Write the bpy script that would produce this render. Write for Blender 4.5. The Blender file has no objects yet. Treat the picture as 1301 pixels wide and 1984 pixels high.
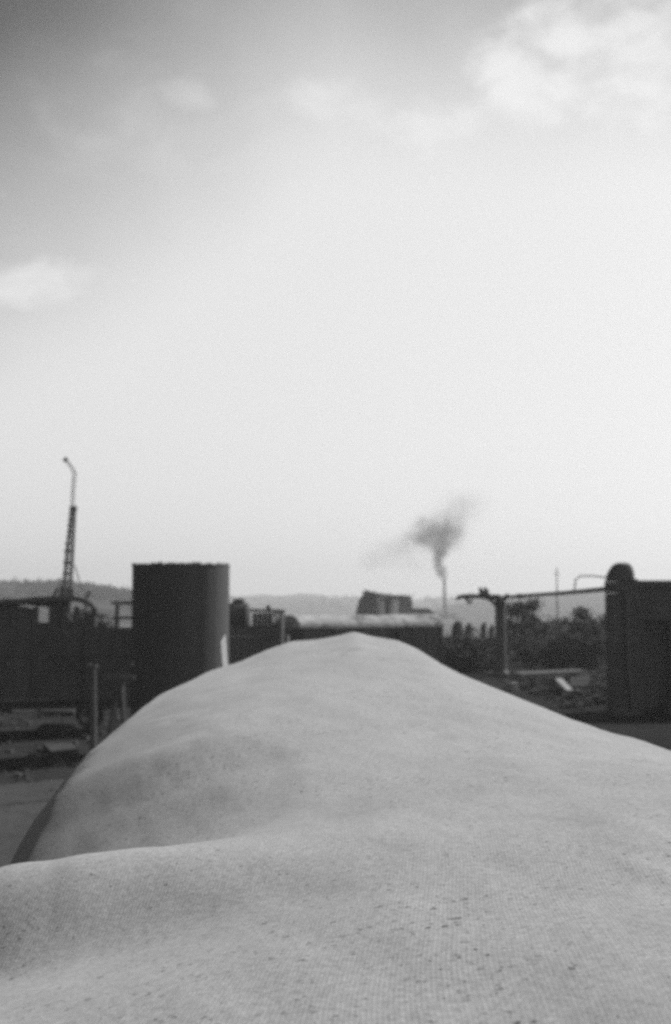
import bpy, bmesh, math, random
import numpy as np
from mathutils import Vector, Matrix, noise as mn

random.seed(7)
rng = np.random.default_rng(7)
S = bpy.context.scene
COL = S.collection

# ------------------------------------------------------------------ camera
EYE = 4.3            # eye height over the yard, standing on a loaded wagon
FPX = 2480.0         # focal length in photo pixels (105 mm lens on 6x9 film)
HOR = 1187.0         # photo row of the horizon
TH = math.atan((HOR - 992.0) / FPX)
cam_d = bpy.data.cameras.new('camera')
cam = bpy.data.objects.new('camera', cam_d)
COL.objects.link(cam)
cam.location = (0, 0, EYE)
cam.rotation_euler = (math.pi / 2 + TH, 0, 0)
cam_d.sensor_fit = 'VERTICAL'
cam_d.sensor_height = 84.0
cam_d.sensor_width = 55.0
cam_d.lens = 105.0
cam_d.clip_start = 0.05
cam_d.clip_end = 20000
cam_d.dof.use_dof = True
cam_d.dof.focus_distance = 3.2
cam_d.dof.aperture_fstop = 9.0
S.camera = cam

# ------------------------------------------------------------------ light
SUN_AZ = math.radians(54)      # clockwise from straight ahead
SUN_EL = math.radians(37)
sun_vec = Vector((math.sin(SUN_AZ) * math.cos(SUN_EL), math.cos(SUN_AZ) * math.cos(SUN_EL), math.sin(SUN_EL)))
sun_d = bpy.data.lights.new('sun', 'SUN')
sun_d.energy = 2.6
sun_d.angle = math.radians(0.6)
sun_d.color = (1, 1, 1)
sun = bpy.data.objects.new('sun', sun_d)
COL.objects.link(sun)
sun.rotation_euler = sun_vec.to_track_quat('Z', 'Y').to_euler()
sun.location = (20, 10, 30)

S.view_settings.view_transform = 'Standard'
S.view_settings.look = 'None'
S.view_settings.gamma = 1.0
S.view_settings.use_curve_mapping = False
S.view_settings.exposure = 0.8
S.render.engine = 'CYCLES'
S.cycles.filter_width = 2.8
S.cycles.use_denoising = False
S.cycles.max_bounces = 6
S.cycles.volume_bounces = 1


class NT:
    """small helper to write node trees"""
    def __init__(self, tree):
        self.t = tree
        self.n = tree.nodes
        self.l = tree.links

    def new(self, typ, **kw):
        nd = self.n.new(typ)
        for k, v in kw.items():
            setattr(nd, k, v)
        return nd

    def put(self, sock, v):
        if isinstance(v, bpy.types.NodeSocket):
            self.l.new(v, sock)
        else:
            sock.default_value = v

    def m(self, op, a, b=None, c=None, clamp=False):
        nd = self.n.new('ShaderNodeMath')
        nd.operation = op
        nd.use_clamp = clamp
        self.put(nd.inputs[0], a)
        if b is not None:
            self.put(nd.inputs[1], b)
        if c is not None:
            self.put(nd.inputs[2], c)
        return nd.outputs[0]

    def vm(self, op, a, b=None):
        nd = self.n.new('ShaderNodeVectorMath')
        nd.operation = op
        self.put(nd.inputs[0], a)
        if b is not None:
            self.put(nd.inputs[1], b)
        return nd.outputs['Value'] if op in ('LENGTH', 'DOT_PRODUCT', 'DISTANCE') else nd.outputs['Vector']

    def noise(self, vec, scale, detail=4, rough=0.5, dist=0.0):
        nd = self.n.new('ShaderNodeTexNoise')
        self.put(nd.inputs['Vector'], vec)
        nd.inputs['Scale'].default_value = scale
        nd.inputs['Detail'].default_value = detail
        nd.inputs['Roughness'].default_value = rough
        nd.inputs['Distortion'].default_value = dist
        return nd.outputs['Fac']

    def smooth(self, v, a, b, lo=0.0, hi=1.0):
        nd = self.n.new('ShaderNodeMapRange')
        nd.interpolation_type = 'SMOOTHSTEP'
        self.put(nd.inputs[0], v)
        nd.inputs[1].default_value = a
        nd.inputs[2].default_value = b
        nd.inputs[3].default_value = lo
        nd.inputs[4].default_value = hi
        return nd.outputs[0]


def pdir(px, py):
    """world direction of a photo pixel, scaled to y = 1"""
    u = (px - 650.5) / FPX
    v = -(py - 992.0) / FPX
    y = math.cos(TH) - v * math.sin(TH)
    z = math.sin(TH) + v * math.cos(TH)
    return Vector((u / y, 1.0, z / y))


def P(px, py, d):
    """point seen at a photo pixel, d metres ahead of the camera"""
    q = pdir(px, py)
    return Vector((q.x * d, d, EYE + q.z * d))


def PX(px, d):
    return (px - 650.5) / FPX * d


def PZ(py, d):
    return P(650, py, d).z


# ------------------------------------------------------------------ sky
W = bpy.data.worlds.new('World')
S.world = W
W.use_nodes = True
W.node_tree.nodes.clear()
w = NT(W.node_tree)
sky = w.new('ShaderNodeTexSky', sky_type='NISHITA')
sky.sun_disc = False
sky.sun_elevation = SUN_EL
sky.sun_rotation = SUN_AZ
sky.altitude = 100
sky.air_density = 1.0
sky.dust_density = 2.2
sky.ozone_density = 1.0
sep = w.new('ShaderNodeSeparateColor')
w.l.new(sky.outputs[0], sep.inputs[0])
# film response: black and white, mostly the red and green light
lum = w.m('ADD', w.m('MULTIPLY', sep.outputs[0], 0.62), w.m('MULTIPLY', sep.outputs[1], 0.38))
tc = w.new('ShaderNodeTexCoord')
dirv = w.vm('NORMALIZE', tc.outputs['Generated'])
sx = w.new('ShaderNodeSeparateXYZ')
w.l.new(dirv, sx.inputs[0])
az = w.m('ARCTAN2', sx.outputs[0], sx.outputs[1])
el = w.m('ARCSINE', sx.outputs[2])
# clear sky deepens with height and away from the sun
deep = w.m('ADD', w.m('MULTIPLY', el, 1.0), w.m('ADD', w.m('MULTIPLY', w.m('MINIMUM', az, 0.0), -0.72), w.m('MULTIPLY', w.m('MAXIMUM', az, 0.0), 0.05)))
wob = w.noise(dirv, 5.0, 3, 0.5)
deep = w.m('ADD', deep, w.m('MULTIPLY', w.m('SUBTRACT', wob, 0.5), 0.10))
SKY_DEEP = w.smooth(deep, 0.31, 0.66, 1.0, 0.09)
# a thin bright veil of high cloud evens the sky out
base = w.m('MULTIPLY', w.m('ADD', w.m('MULTIPLY', lum, 0.16), 4.15), SKY_DEEP)
# clouds
cn = w.noise(w.vm('MULTIPLY', dirv, (1, 1, 1.5)), 19.0, 7, 0.55, 0.3)
cn2 = w.noise(w.vm('MULTIPLY', dirv, (1, 1, 1.6)), 42.0, 4, 0.55)
cnn = w.m('ADD', w.m('MULTIPLY', w.m('SUBTRACT', cn, 0.5), 2.6), w.m('MULTIPLY', w.m('SUBTRACT', cn2, 0.5), 0.9))
clouds = [(965, 125, 80, 60, 0.95), (1085, 65, 130, 62, 0.9), (1110, 185, 130, 75, 0.95), (1245, 95, 150, 140, 0.9), (1010, 160, 100, 60, 0.9), (810, 235, 140, 45, 0.75), (620, 180, 80, 40, 0.55), (715, 212, 120, 34, 0.55),
          (370, 185, 60, 34, 0.30), (70, 545, 165, 52, 0.75), (-260, 300, 190, 80, 0.8), (1700, 420, 260, 90, 0.8),
          (1650, -200, 330, 160, 0.9), (300, -420, 320, 140, 0.6)]
tot = None
for (cx, cy, rx, ry, wt) in clouds:
    q = pdir(cx, cy).normalized()
    a0, e0 = math.atan2(q.x, q.y), math.asin(q.z)
    dx = w.m('DIVIDE', w.m('SUBTRACT', az, a0), rx / FPX)
    dy = w.m('DIVIDE', w.m('SUBTRACT', el, e0), ry / FPX)
    r = w.m('SQRT', w.m('ADD', w.m('MULTIPLY', dx, dx), w.m('MULTIPLY', dy, dy)))
    f = w.smooth(w.m('ADD', w.m('SUBTRACT', 1.0, r), w.m('MULTIPLY', cnn, 1.0)), -0.30, 1.0, 0.0, wt)
    tot = f if tot is None else w.m('MAXIMUM', tot, f)
wisp = w.smooth(w.noise(w.vm('MULTIPLY', dirv, (1, 1, 2.2)), 6.0, 6, 0.6, 0.4), 0.50, 0.78, 0.0, 0.30)
tot = w.m('MAXIMUM', tot, wisp)
CLOUD = 5.6
mx = w.new('ShaderNodeMix', data_type='FLOAT')
w.l.new(tot, mx.inputs[0])
w.l.new(base, mx.inputs[2])
w.put(mx.inputs[3], w.m('MULTIPLY', w.m('ADD', 0.86, w.m('MULTIPLY', cnn, 0.10)), CLOUD))
comb = w.new('ShaderNodeCombineColor')
for i in range(3):
    w.l.new(mx.outputs[0], comb.inputs[i])
bg = w.new('ShaderNodeBackground')
w.l.new(comb.outputs[0], bg.inputs[0])
bg.inputs[1].default_value = 0.10
wo = w.new('ShaderNodeOutputWorld')
w.l.new(bg.outputs[0], wo.inputs[0])

# ------------------------------------------------------------------ materials
MATS = {}


def mat(name, base, var=0.35, scale=3.0, rough=0.85, bump=0.3, spec=0.3, streak=None, bscale=None, blotch=None):
    """grey procedural material: two noises vary the base, a finer one roughens it"""
    if name in MATS:
        return MATS[name]
    m = bpy.data.materials.new(name)
    m.use_nodes = True
    m.node_tree.nodes.clear()
    t = NT(m.node_tree)
    tcn = t.new('ShaderNodeTexCoord')
    geo = t.new('ShaderNodeNewGeometry')
    v = geo.outputs['Position']
    vv = t.vm('MULTIPLY', v, streak) if streak else v
    n1 = t.noise(vv, scale, 6, 0.6, 0.2)
    n2 = t.noise(v, scale * 0.17, 3, 0.5)
    k = t.m('ADD', t.m('MULTIPLY', t.m('SUBTRACT', n1, 0.5), 2.2 * var), t.m('MULTIPLY', t.m('SUBTRACT', n2, 0.5), 1.4 * var))
    val = t.m('MULTIPLY', t.m('MAXIMUM', t.m('ADD', 1.0, k), 0.12), base)
    if blotch:
        bsc, thr, bval = blotch
        bn = t.smooth(t.noise(v, bsc, 5, 0.6, 0.4), thr, thr + 0.08)
        mixn = t.new('ShaderNodeMix', data_type='FLOAT')
        t.l.new(bn, mixn.inputs[0])
        t.l.new(val, mixn.inputs[2])
        mixn.inputs[3].default_value = bval
        val = mixn.outputs[0]
    cc = t.new('ShaderNodeCombineColor')
    for i in range(3):
        t.l.new(val, cc.inputs[i])
    b = t.new('ShaderNodeBsdfPrincipled')
    t.l.new(cc.outputs[0], b.inputs['Base Color'])
    b.inputs['Roughness'].default_value = rough
    b.inputs['Specular IOR Level'].default_value = spec
    if bump > 0:
        bn = t.new('ShaderNodeBump')
        bn.inputs['Strength'].default_value = bump
        bn.inputs['Distance'].default_value = 0.03
        t.l.new(t.noise(vv, bscale or scale * 4, 5, 0.6), bn.inputs['Height'])
        t.l.new(bn.outputs[0], b.inputs['Normal'])
    o = t.new('ShaderNodeOutputMaterial')
    t.l.new(b.outputs[0], o.inputs[0])
    MATS[name] = m
    return m


def canvas_material():
    m = bpy.data.materials.new('canvas')
    m.use_nodes = True
    m.node_tree.nodes.clear()
    t = NT(m.node_tree)
    geo = t.new('ShaderNodeNewGeometry')
    v = geo.outputs['Position']
    big = t.noise(v, 0.9, 5, 0.6, 0.6)
    mid = t.noise(t.vm('MULTIPLY', v, (1.0, 0.35, 1.0)), 4.5, 6, 0.65, 0.4)
    fin = t.noise(v, 55, 6, 0.8)
    grn = t.noise(v, 230, 4, 0.8)
    k = t.m('ADD', t.m('MULTIPLY', t.m('SUBTRACT', big, 0.5), 0.42), t.m('MULTIPLY', t.m('SUBTRACT', mid, 0.5), 0.42))
    k = t.m('ADD', k, t.m('MULTIPLY', t.m('SUBTRACT', fin, 0.5), 1.9))
    k = t.m('ADD', k, t.m('MULTIPLY', t.m('SUBTRACT', grn, 0.5), 2.4))
    val = t.m('MULTIPLY', t.m('MAXIMUM', t.m('ADD', 1.0, k), 0.15), CANVAS)
    # mildew specks of several sizes, gathered in patches
    patch = t.smooth(t.noise(v, 1.5, 4, 0.6, 0.5), 0.42, 0.66)
    wv_ = t.n.new('ShaderNodeTexNoise')
    wv_.inputs['Scale'].default_value = 70
    t.l.new(v, wv_.inputs['Vector'])
    vj = t.vm('ADD', v, t.vm('MULTIPLY', t.vm('SUBTRACT', wv_.outputs['Color'], (.5, .5, .5)), (.022, .022, .022)))
    for (vs_, thr, gain, dark) in ((17.0, .50, .9, .55), (33.0, .25, 1.0, .65), (60.0, .20, 1.1, .65)):
        vor = t.new('ShaderNodeTexVoronoi', feature='F1')
        vor.inputs['Scale'].default_value = vs_
        t.l.new(vj, vor.inputs['Vector'])
        sc_ = t.new('ShaderNodeSeparateColor')
        t.l.new(vor.outputs['Color'], sc_.inputs[0])
        rad = t.m('MULTIPLY', t.m('MULTIPLY', t.m('SUBTRACT', sc_.outputs[0], thr), gain * .38, clamp=True), t.m('ADD', 0.62, t.m('MULTIPLY', patch, 0.6)))
        spk = t.smooth(t.m('SUBTRACT', rad, vor.outputs['Distance']), -0.04, 0.05)
        val = t.m('MULTIPLY', val, t.m('SUBTRACT', 1.0, t.m('MULTIPLY', spk, t.m('MULTIPLY', sc_.outputs[1], dark * 1.4))))
    # rain-washed smudges
    sm = t.smooth(t.noise(t.vm('MULTIPLY', v, (1.2, 0.6, 1.2)), 2.2, 6, 0.7, 0.8), 0.54, 0.74)
    val = t.m('MULTIPLY', val, t.m('SUBTRACT', 1.0, t.m('MULTIPLY', sm, 0.24)))
    shoulder_shade = t.vm('DIVIDE', t.vm('SUBTRACT', v, (-1.25, 5.9, 3.4)), (.70, 2.6, 1.0))  # shade of the left shoulder painted into the cloth, edge broken by noise
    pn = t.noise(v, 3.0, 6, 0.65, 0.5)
    shade_amt = t.smooth(t.m('ADD', t.vm('LENGTH', shoulder_shade), t.m('MULTIPLY', t.m('SUBTRACT', pn, 0.5), 1.5)), 0.30, 1.25, 1.0, 0.0)
    val = t.m('MULTIPLY', val, t.m('SUBTRACT', 1.0, t.m('MULTIPLY', shade_amt, 0.48)))
    # corded weave: ribs run the length of the cover
    sp = t.new('ShaderNodeSeparateXYZ')
    t.l.new(v, sp.inputs[0])
    bend = t.m('MULTIPLY', t.m('SUBTRACT', t.noise(v, 0.8, 2, 0.4), 0.5), 0.10)
    xx = t.m('ADD', t.m('ADD', sp.outputs[0], t.m('MULTIPLY', sp.outputs[1], -0.06)), bend)
    rib = t.m('SINE', t.m('MULTIPLY', xx, 2 * math.pi / 0.0085))
    rsh = t.smooth(t.noise(v, 1.6, 3, 0.5), 0.40, 0.66)
    val = t.m('MULTIPLY', val, t.m('ADD', 1.0, t.m('MULTIPLY', rib, t.m('MULTIPLY', rsh, 0.09))))
    cc = t.new('ShaderNodeCombineColor')
    for i in range(3):
        t.l.new(val, cc.inputs[i])
    b = t.new('ShaderNodeBsdfPrincipled')
    t.l.new(cc.outputs[0], b.inputs['Base Color'])
    b.inputs['Roughness'].default_value = 0.95
    b.inputs['Specular IOR Level'].default_value = 0.15
    b.inputs['Sheen Weight'].default_value = 0.25
    b.inputs['Sheen Roughness'].default_value = 0.6
    bp = t.new('ShaderNodeBump')
    bp.inputs['Strength'].default_value = 0.35
    bp.inputs['Distance'].default_value = 0.004
    hh = t.m('ADD', t.m('MULTIPLY', rib, 0.10), t.m('MULTIPLY', fin, 1.0))
    hh = t.m('ADD', hh, t.m('MULTIPLY', mid, 3.0))
    t.l.new(hh, bp.inputs['Height'])
    t.l.new(bp.outputs[0], b.inputs['Normal'])
    o = t.new('ShaderNodeOutputMaterial')
    t.l.new(b.outputs[0], o.inputs[0])
    return m


CANVAS = 0.36
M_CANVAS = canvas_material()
M_CINDER = mat('cinder_ground', 0.040, 0.6, 0.9, 1.0, 0.6, 0.02, blotch=(0.22, 0.62, 0.075))
M_FIELD = mat('field_ground', 0.13, 0.35, 0.02, 0.95, 0.0, 0.1)
M_HILL = mat('hill_ground', 0.10, 0.5, 0.012, 0.95, 0.0, 0.1)
M_WOOD_RIDGE = mat('ridge_ground', 0.05, 0.4, 0.05, 0.95, 0.0, 0.1)
M_TANK = mat('tarred_steel', 0.072, 0.35, 1.5, 0.75, 0.35, 0.35, streak=(5.0, 5.0, 0.12))
M_RIM = mat('bare_rim', 0.16, 0.6, 6, 0.8, 0.4)
M_IRON = mat('dark_iron', 0.075, 0.4, 4, 0.7, 0.3, 0.4)
M_IRON2 = mat('weathered_iron', 0.12, 0.4, 4, 0.75, 0.3, 0.4)
M_DARKWOOD = mat('tarred_timber', 0.095, 0.5, 5, 0.9, 0.5, 0.2, streak=(1, 1, 0.2))
M_PALEWOOD = mat('pale_timber', 0.52, 0.3, 8, 0.9, 0.4, 0.2, streak=(1, 1, 0.15))
M_GREYWOOD = mat('grey_timber', 0.11, 0.4, 6, 0.9, 0.4, 0.2, streak=(1, 1, 0.2))
M_ROOF = mat('pale_roof_felt', 0.46, 0.75, 1.6, 0.9, 0.4, 0.2, blotch=(1.3, 0.55, 0.17))
M_CONC = mat('concrete', 0.36, 0.35, 1.2, 0.9, 0.4, 0.2)
M_CONC_D = mat('sooty_concrete', 0.085, 0.4, 1.0, 0.9, 0.4, 0.2)
M_LIME = mat('lime_washed_concrete', 0.75, 0.25, 1.0, 0.9, 0.3, 0.2)
M_CONC_G = mat('grey_concrete', 0.19, 0.35, 1.0, 0.9, 0.4, 0.2)
M_BRICK_D = mat('sooty_brick', 0.095, 0.45, 1.6, 0.9, 0.5, 0.2)
M_BRICK = mat('chimney_brick', 0.10, 0.3, 0.5, 0.9, 0.2, 0.2)
M_STONE = mat('rubble_stone', 0.085, 0.5, 1.8, 1.0, 0.5, 0.05)
M_PLAT = mat('platform_paving', 0.028, 0.6, 0.8, 1.0, 0.5, 0.02)
M_LEAF = mat('leaves', 0.036, 0.5, 2.0, 0.8, 0.0, 0.2)
M_LEAF2 = mat('dusty_leaves', 0.09, 0.5, 2.0, 0.8, 0.0, 0.2)
M_BARK = mat('bark', 0.05, 0.4, 6, 0.9, 0.5, 0.2)
M_GLASS = mat('dirty_glass', 0.35, 0.2, 3, 0.25, 0.1, 0.5)
_t = NT(M_GLASS.node_tree)
_o = [q for q in _t.n if q.type == 'OUTPUT_MATERIAL'][0]
_b = [q for q in _t.n if q.type == 'BSDF_PRINCIPLED'][0]
_tr = _t.new('ShaderNodeBsdfTransparent')
_mx = _t.new('ShaderNodeMixShader')
_mx.inputs[0].default_value = 0.35
_t.l.new(_tr.outputs[0], _mx.inputs[1])
_t.l.new(_b.outputs[0], _mx.inputs[2])
_t.l.new(_mx.outputs[0], _o.inputs[0])
M_BALLAST = mat('ballast', 0.072, 0.6, 7, 0.95, 0.8, 0.2)


# ------------------------------------------------------------------ mesh helper
class MB:
    def __init__(self):
        self.v = []
        self.f = []

    def add(self, vs, fs):
        o = len(self.v)
        self.v += [tuple(x) for x in vs]
        self.f += [tuple(i + o for i in f) for f in fs]
        return self

    def box(self, c, s, rot=None, jit=0.0, taper=1.0):
        hx, hy, hz = s[0] / 2, s[1] / 2, s[2] / 2
        vs = []
        for z in (-1, 1):
            k = taper if z > 0 else 1.0
            for (x, y) in ((-1, -1), (1, -1), (1, 1), (-1, 1)):
                p = Vector((x * hx * k, y * hy * k, z * hz))
                if jit:
                    p += Vector((random.uniform(-jit, jit), random.uniform(-jit, jit), random.uniform(-jit, jit)))
                if rot is not None:
                    p = rot @ p
                vs.append(p + Vector(c))
        return self.add(vs, [(0, 3, 2, 1), (4, 5, 6, 7), (0, 1, 5, 4), (1, 2, 6, 5), (2, 3, 7, 6), (3, 0, 4, 7)])

    def bar(self, a, b, wd, ht=None, jit=0.0):
        a, b = Vector(a), Vector(b)
        d = b - a
        L = d.length
        q = d.to_track_quat('Z', 'Y').to_matrix()
        return self.box((a + b) / 2, (wd, ht or wd, L), q, jit)

    def tube(self, pts, rad, n=10, cap=True):
        pts = [Vector(p) for p in pts]
        if not hasattr(rad, '__len__'):
            rad = [rad] * len(pts)
        rings = []
        for i, p in enumerate(pts):
            d = (pts[min(i + 1, len(pts) - 1)] - pts[max(i - 1, 0)]).normalized()
            up = Vector((0, 0, 1)) if abs(d.z) < 0.9 else Vector((0, 1, 0))
            x = d.cross(up).normalized()
            y = d.cross(x).normalized()
            rings.append([p + x * rad[i] * math.cos(2 * math.pi * k / n) + y * rad[i] * math.sin(2 * math.pi * k / n) for k in range(n)])
        vs = [q for r in rings for q in r]
        fs = []
        for i in range(len(pts) - 1):
            for k in range(n):
                k2 = (k + 1) % n
                fs.append((i * n + k, i * n + k2, (i + 1) * n + k2, (i + 1) * n + k))
        if cap:
            fs.append(tuple(range(n)))
            fs.append(tuple((len(pts) - 1) * n + k for k in reversed(range(n))))
        return self.add(vs, fs)

    def prism(self, outline, a, b):
        """extrude a closed outline of 3D points by the vector b-a"""
        n = len(outline)
        e = Vector(b) - Vector(a)
        vs = [Vector(p) for p in outline] + [Vector(p) + e for p in outline]
        fs = [tuple(range(n)), tuple(reversed(range(n, 2 * n)))]
        for k in range(n):
            fs.append((k, (k + 1) % n, n + (k + 1) % n, n + k))
        return self.add(vs, fs)

    def build(self, name, material, parent=None, smooth=False, bevel=0.0):
        me = bpy.data.meshes.new(name)
        me.from_pydata(self.v, [], self.f)
        bm = bmesh.new()
        bm.from_mesh(me)
        bmesh.ops.recalc_face_normals(bm, faces=bm.faces)
        if bevel > 0:
            bmesh.ops.bevel(bm, geom=list(bm.edges), offset=bevel, segments=1, affect='EDGES', clamp_overlap=True)
        bm.to_mesh(me)
        bm.free()
        me.materials.append(material)
        if smooth:
            for p in me.polygons:
                p.use_smooth = True
        o = bpy.data.objects.new(name, me)
        COL.objects.link(o)
        if parent is not None:
            o.parent = parent
            o.matrix_parent_inverse = parent.matrix_basis.inverted()
        return o


def tag(o, label=None, cat=None, group=None, kind=None):
    if label:
        o['label'] = label
    if cat:
        o['category'] = cat
    if group:
        o['group'] = group
    if kind:
        o['kind'] = kind
    return o


def thing(name, loc, label, cat, group=None):
    o = bpy.data.objects.new(name, None)
    o.location = loc
    o.empty_display_size = 0.3
    COL.objects.link(o)
    return tag(o, label, cat, group)


def copy_tree(o, parent=None, loc=None):
    c = o.copy()
    COL.objects.link(c)
    if parent is not None:
        c.parent = parent
    if loc is not None:
        c.location = loc
    for ch in list(o.children):
        copy_tree(ch, c)
    return c


def fbm(x, y, z=0.0, o=5):
    return mn.fractal(Vector((x, y, z)), 1.0, 2.0, o)


# ------------------------------------------------------------------ ground
def sheet(name, xs, ys, zf, material, smooth=True):
    m = MB()
    nx, ny = len(xs), len(ys)
    m.v = [(x, y, zf(x, y)) for y in ys for x in xs]
    m.f = [(j * nx + i, j * nx + i + 1, (j + 1) * nx + i + 1, (j + 1) * nx + i) for j in range(ny - 1) for i in range(nx - 1)]
    o = m.build(name, material, smooth=smooth)
    return tag(o, kind='structure')


sheet('fields', np.linspace(-6000, 6000, 25), np.linspace(-400, 9000, 25), lambda x, y: -0.25, M_FIELD)
sheet('rail_yard', np.linspace(-70, 75, 120), np.linspace(-20, 230, 180),
      lambda x, y: (0.10 * fbm(x * 0.13, y * 0.13) + 0.05 * fbm(x * 0.6, y * 0.6, 3)) * (0 if abs(x) < 4 else 1) - 0.02 - (0.35 if (abs(x - 2.5) > 71 or y > 228) else 0), M_CINDER)


gp = [(-3.2, 14), (-3.0, 24), (-4.2, 29), (-5.6, 31.5), (-7.5, 33), (-9, 31), (-11, 32), (-14, 29), (-15, 22), (-14, 14)]
gm = MB()
nn_ = 90
for j_ in range(nn_):
    for i_ in range(nn_):
        gm.v.append((-16 + 13 * i_ / (nn_ - 1), 12 + 22 * j_ / (nn_ - 1), 0))
def inside(x, y):
    c_ = False
    for k_ in range(len(gp)):
        (xa_, ya_), (xb_, yb_) = gp[k_], gp[k_ - 1]
        if (ya_ > y) != (yb_ > y) and x < (xb_ - xa_) * (y - ya_) / (yb_ - ya_) + xa_:
            c_ = not c_
    return c_
for k_, (x_, y_, _) in enumerate(gm.v):
    base_ = 0.10 * fbm(x_ * 0.13, y_ * 0.13) + 0.05 * fbm(x_ * 0.6, y_ * 0.6, 3) - 0.02
    inn = inside(x_ + .9 * fbm(x_ * .7, y_ * .7, 8), y_ + .9 * fbm(x_ * .7, y_ * .7, 4))
    gm.v[k_] = (x_, y_, base_ + (0.10 if inn else -0.15))
gm.f = [(j_ * nn_ + i_, j_ * nn_ + i_ + 1, (j_ + 1) * nn_ + i_ + 1, (j_ + 1) * nn_ + i_) for j_ in range(nn_ - 1) for i_ in range(nn_ - 1)]
tag(gm.build('gravel_patch', M_BALLAST, smooth=True), kind='structure')


def hill(name, px0, px1, prof, d, depth, material, rough, n=160, seed=0.0, bumps=0.0):
    """a rising slope whose crest follows the skyline; depth in metres"""
    cx = [p[0] for p in prof]
    cy = [p[1] for p in prof]
    m = MB()
    pxs = np.linspace(px0, px1, n)
    rows = 14
    for j in range(rows):
        t = j / (rows - 1)
        yy = d + depth * (t - 0.65)
        for px in pxs:
            crest = PZ(float(np.interp(px, cx, cy)), d)
            shape = math.sin(min(t / 0.65, 1.0) * math.pi / 2) if t <= 0.65 else math.cos((t - 0.65) / 0.35 * math.pi / 2)
            x = PX(px, d)
            z = -0.6 + (crest + 0.6) * shape + rough * shape * fbm(x * 0.012 + seed, yy * 0.012, seed)
            z += bumps * shape * abs(mn.noise(Vector((x * 0.09, yy * 0.09, seed)))) if bumps else 0
            m.v.append((x, yy, z))
    m.f = [(j * n + i, j * n + i + 1, (j + 1) * n + i + 1, (j + 1) * n + i) for j in range(rows - 1) for i in range(n - 1)]
    return tag(m.build(name, material, smooth=True), kind='structure')


hill('hills', -900, 2300, [(-900, 1150), (150, 1150), (260, 1160), (440, 1161), (520, 1158), (590, 1155), (650, 1160), (720, 1166), (800, 1164),
                           (900, 1162), (1050, 1158), (1300, 1150), (2300, 1140)], 2300, 1500, M_HILL, 5.0, 240, 3.1, 4.0)
hill('wooded_ridge', -700, 420, [(-700, 1125), (-200, 1128), (0, 1131), (55, 1130), (75, 1136), (90, 1131), (130, 1130), (200, 1139), (250, 1146), (330, 1160), (420, 1186)],
     760, 420, M_WOOD_RIDGE, 1.6, 240, 9.7, 3.0)

hill('near_slope', 830, 2300, [(830, 1187), (870, 1174), (930, 1163), (1000, 1157), (1100, 1150), (1200, 1143), (1300, 1139), (2300, 1120)], 1150, 560, M_HILL, 2.2, 200, 6.2, 2.5)


# ------------------------------------------------------------------ foliage
def leaf_cloud(m, centres, per, size, sq=0.8):
    for (c, r) in centres:
        for _ in range(per):
            u = Vector((random.gauss(0, 1), random.gauss(0, 1), random.gauss(0, 1))).normalized()
            p = Vector(c) + Vector((u.x, u.y, u.z * sq)) * r * min(1.7, abs(random.gauss(0, .75)))
            a = Vector((random.gauss(0, 1), random.gauss(0, 1), random.gauss(0, 1))).normalized()
            b = a.orthogonal().normalized()
            s = size * random.uniform(0.6, 1.4)
            m.add([p - a * s, p + b * s * 0.6, p + a * s, p - b * s * 0.6], [(0, 1, 2, 3)])


def tree(name, base, h, spread, label, group, material, per=120, nb=9, leaf=0.10, lean=0.0):
    t = thing(name, base, label, 'tree', group)
    tr = MB()
    b = Vector(base)
    top = b + Vector((lean, 0, h * 0.82))
    pts = [b + (top - b) * k + Vector((0.05 * h * math.sin(3 * k + lean), 0.04 * h * math.cos(4 * k), 0)) * k for k in (0, .25, .5, .75, 1)]
    pts[0].z -= 0.3
    tr.tube(pts, [h * 0.032, h * 0.026, h * 0.02, h * 0.013, h * 0.006], 8)
    tr.build('trunk', M_BARK, t, True)
    cents = []
    lim = MB()
    for i in range(nb):
        k = random.uniform(0.3, 0.95)
        o = b + (top - b) * k
        ang = i * 2.4 + random.uniform(-.4, .4)
        L = spread * (1.15 - 0.6 * k) * random.uniform(0.55, 1.1)
        e = o + Vector((math.cos(ang) * L, math.sin(ang) * L, h * random.uniform(0.06, 0.22)))
        mid = (o + e) / 2 + Vector((0, 0, -0.04 * h))
        lim.tube([o, mid, e], [h * .012, h * .008, h * .003], 5)
        cents.append((e, spread * random.uniform(0.22, 0.42)))
        cents.append(((mid + e) / 2, spread * random.uniform(0.2, 0.4)))
        cents.append((e + Vector((random.gauss(0, .25), random.gauss(0, .25), random.gauss(0, .2))) * spread, spread * random.uniform(0.12, 0.3)))
    lim.build('limbs', M_BARK, t)
    cr = MB()
    leaf_cloud(cr, cents, per, leaf)
    cr.build('crown', material, t)
    return t


def bush(name, base, h, spread, label, group, material, per=160, leaf=0.1):
    t = thing(name, base, label, 'bush', group)
    st = MB()
    b = Vector(base)
    cents = []
    for i in range(8):
        a = i * 0.785 + random.uniform(-.3, .3)
        e = b + Vector((math.cos(a) * spread * random.uniform(.2, .8), math.sin(a) * spread * random.uniform(.2, .8), h * random.uniform(.45, .95)))
        st.tube([b - Vector((0, 0, .1)), (b + e) / 2 + Vector((0, 0, .1 * h)), e], [.05, .03, .01], 5)
        cents.append((e, spread * random.uniform(.25, .5)))
        cents.append(((b + e) / 2, spread * random.uniform(.25, .45)))
    st.build('stems', M_BARK, t)
    cr = MB()
    leaf_cloud(cr, cents, per, leaf)
    cr.build('foliage', material, t)
    return t


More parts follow.
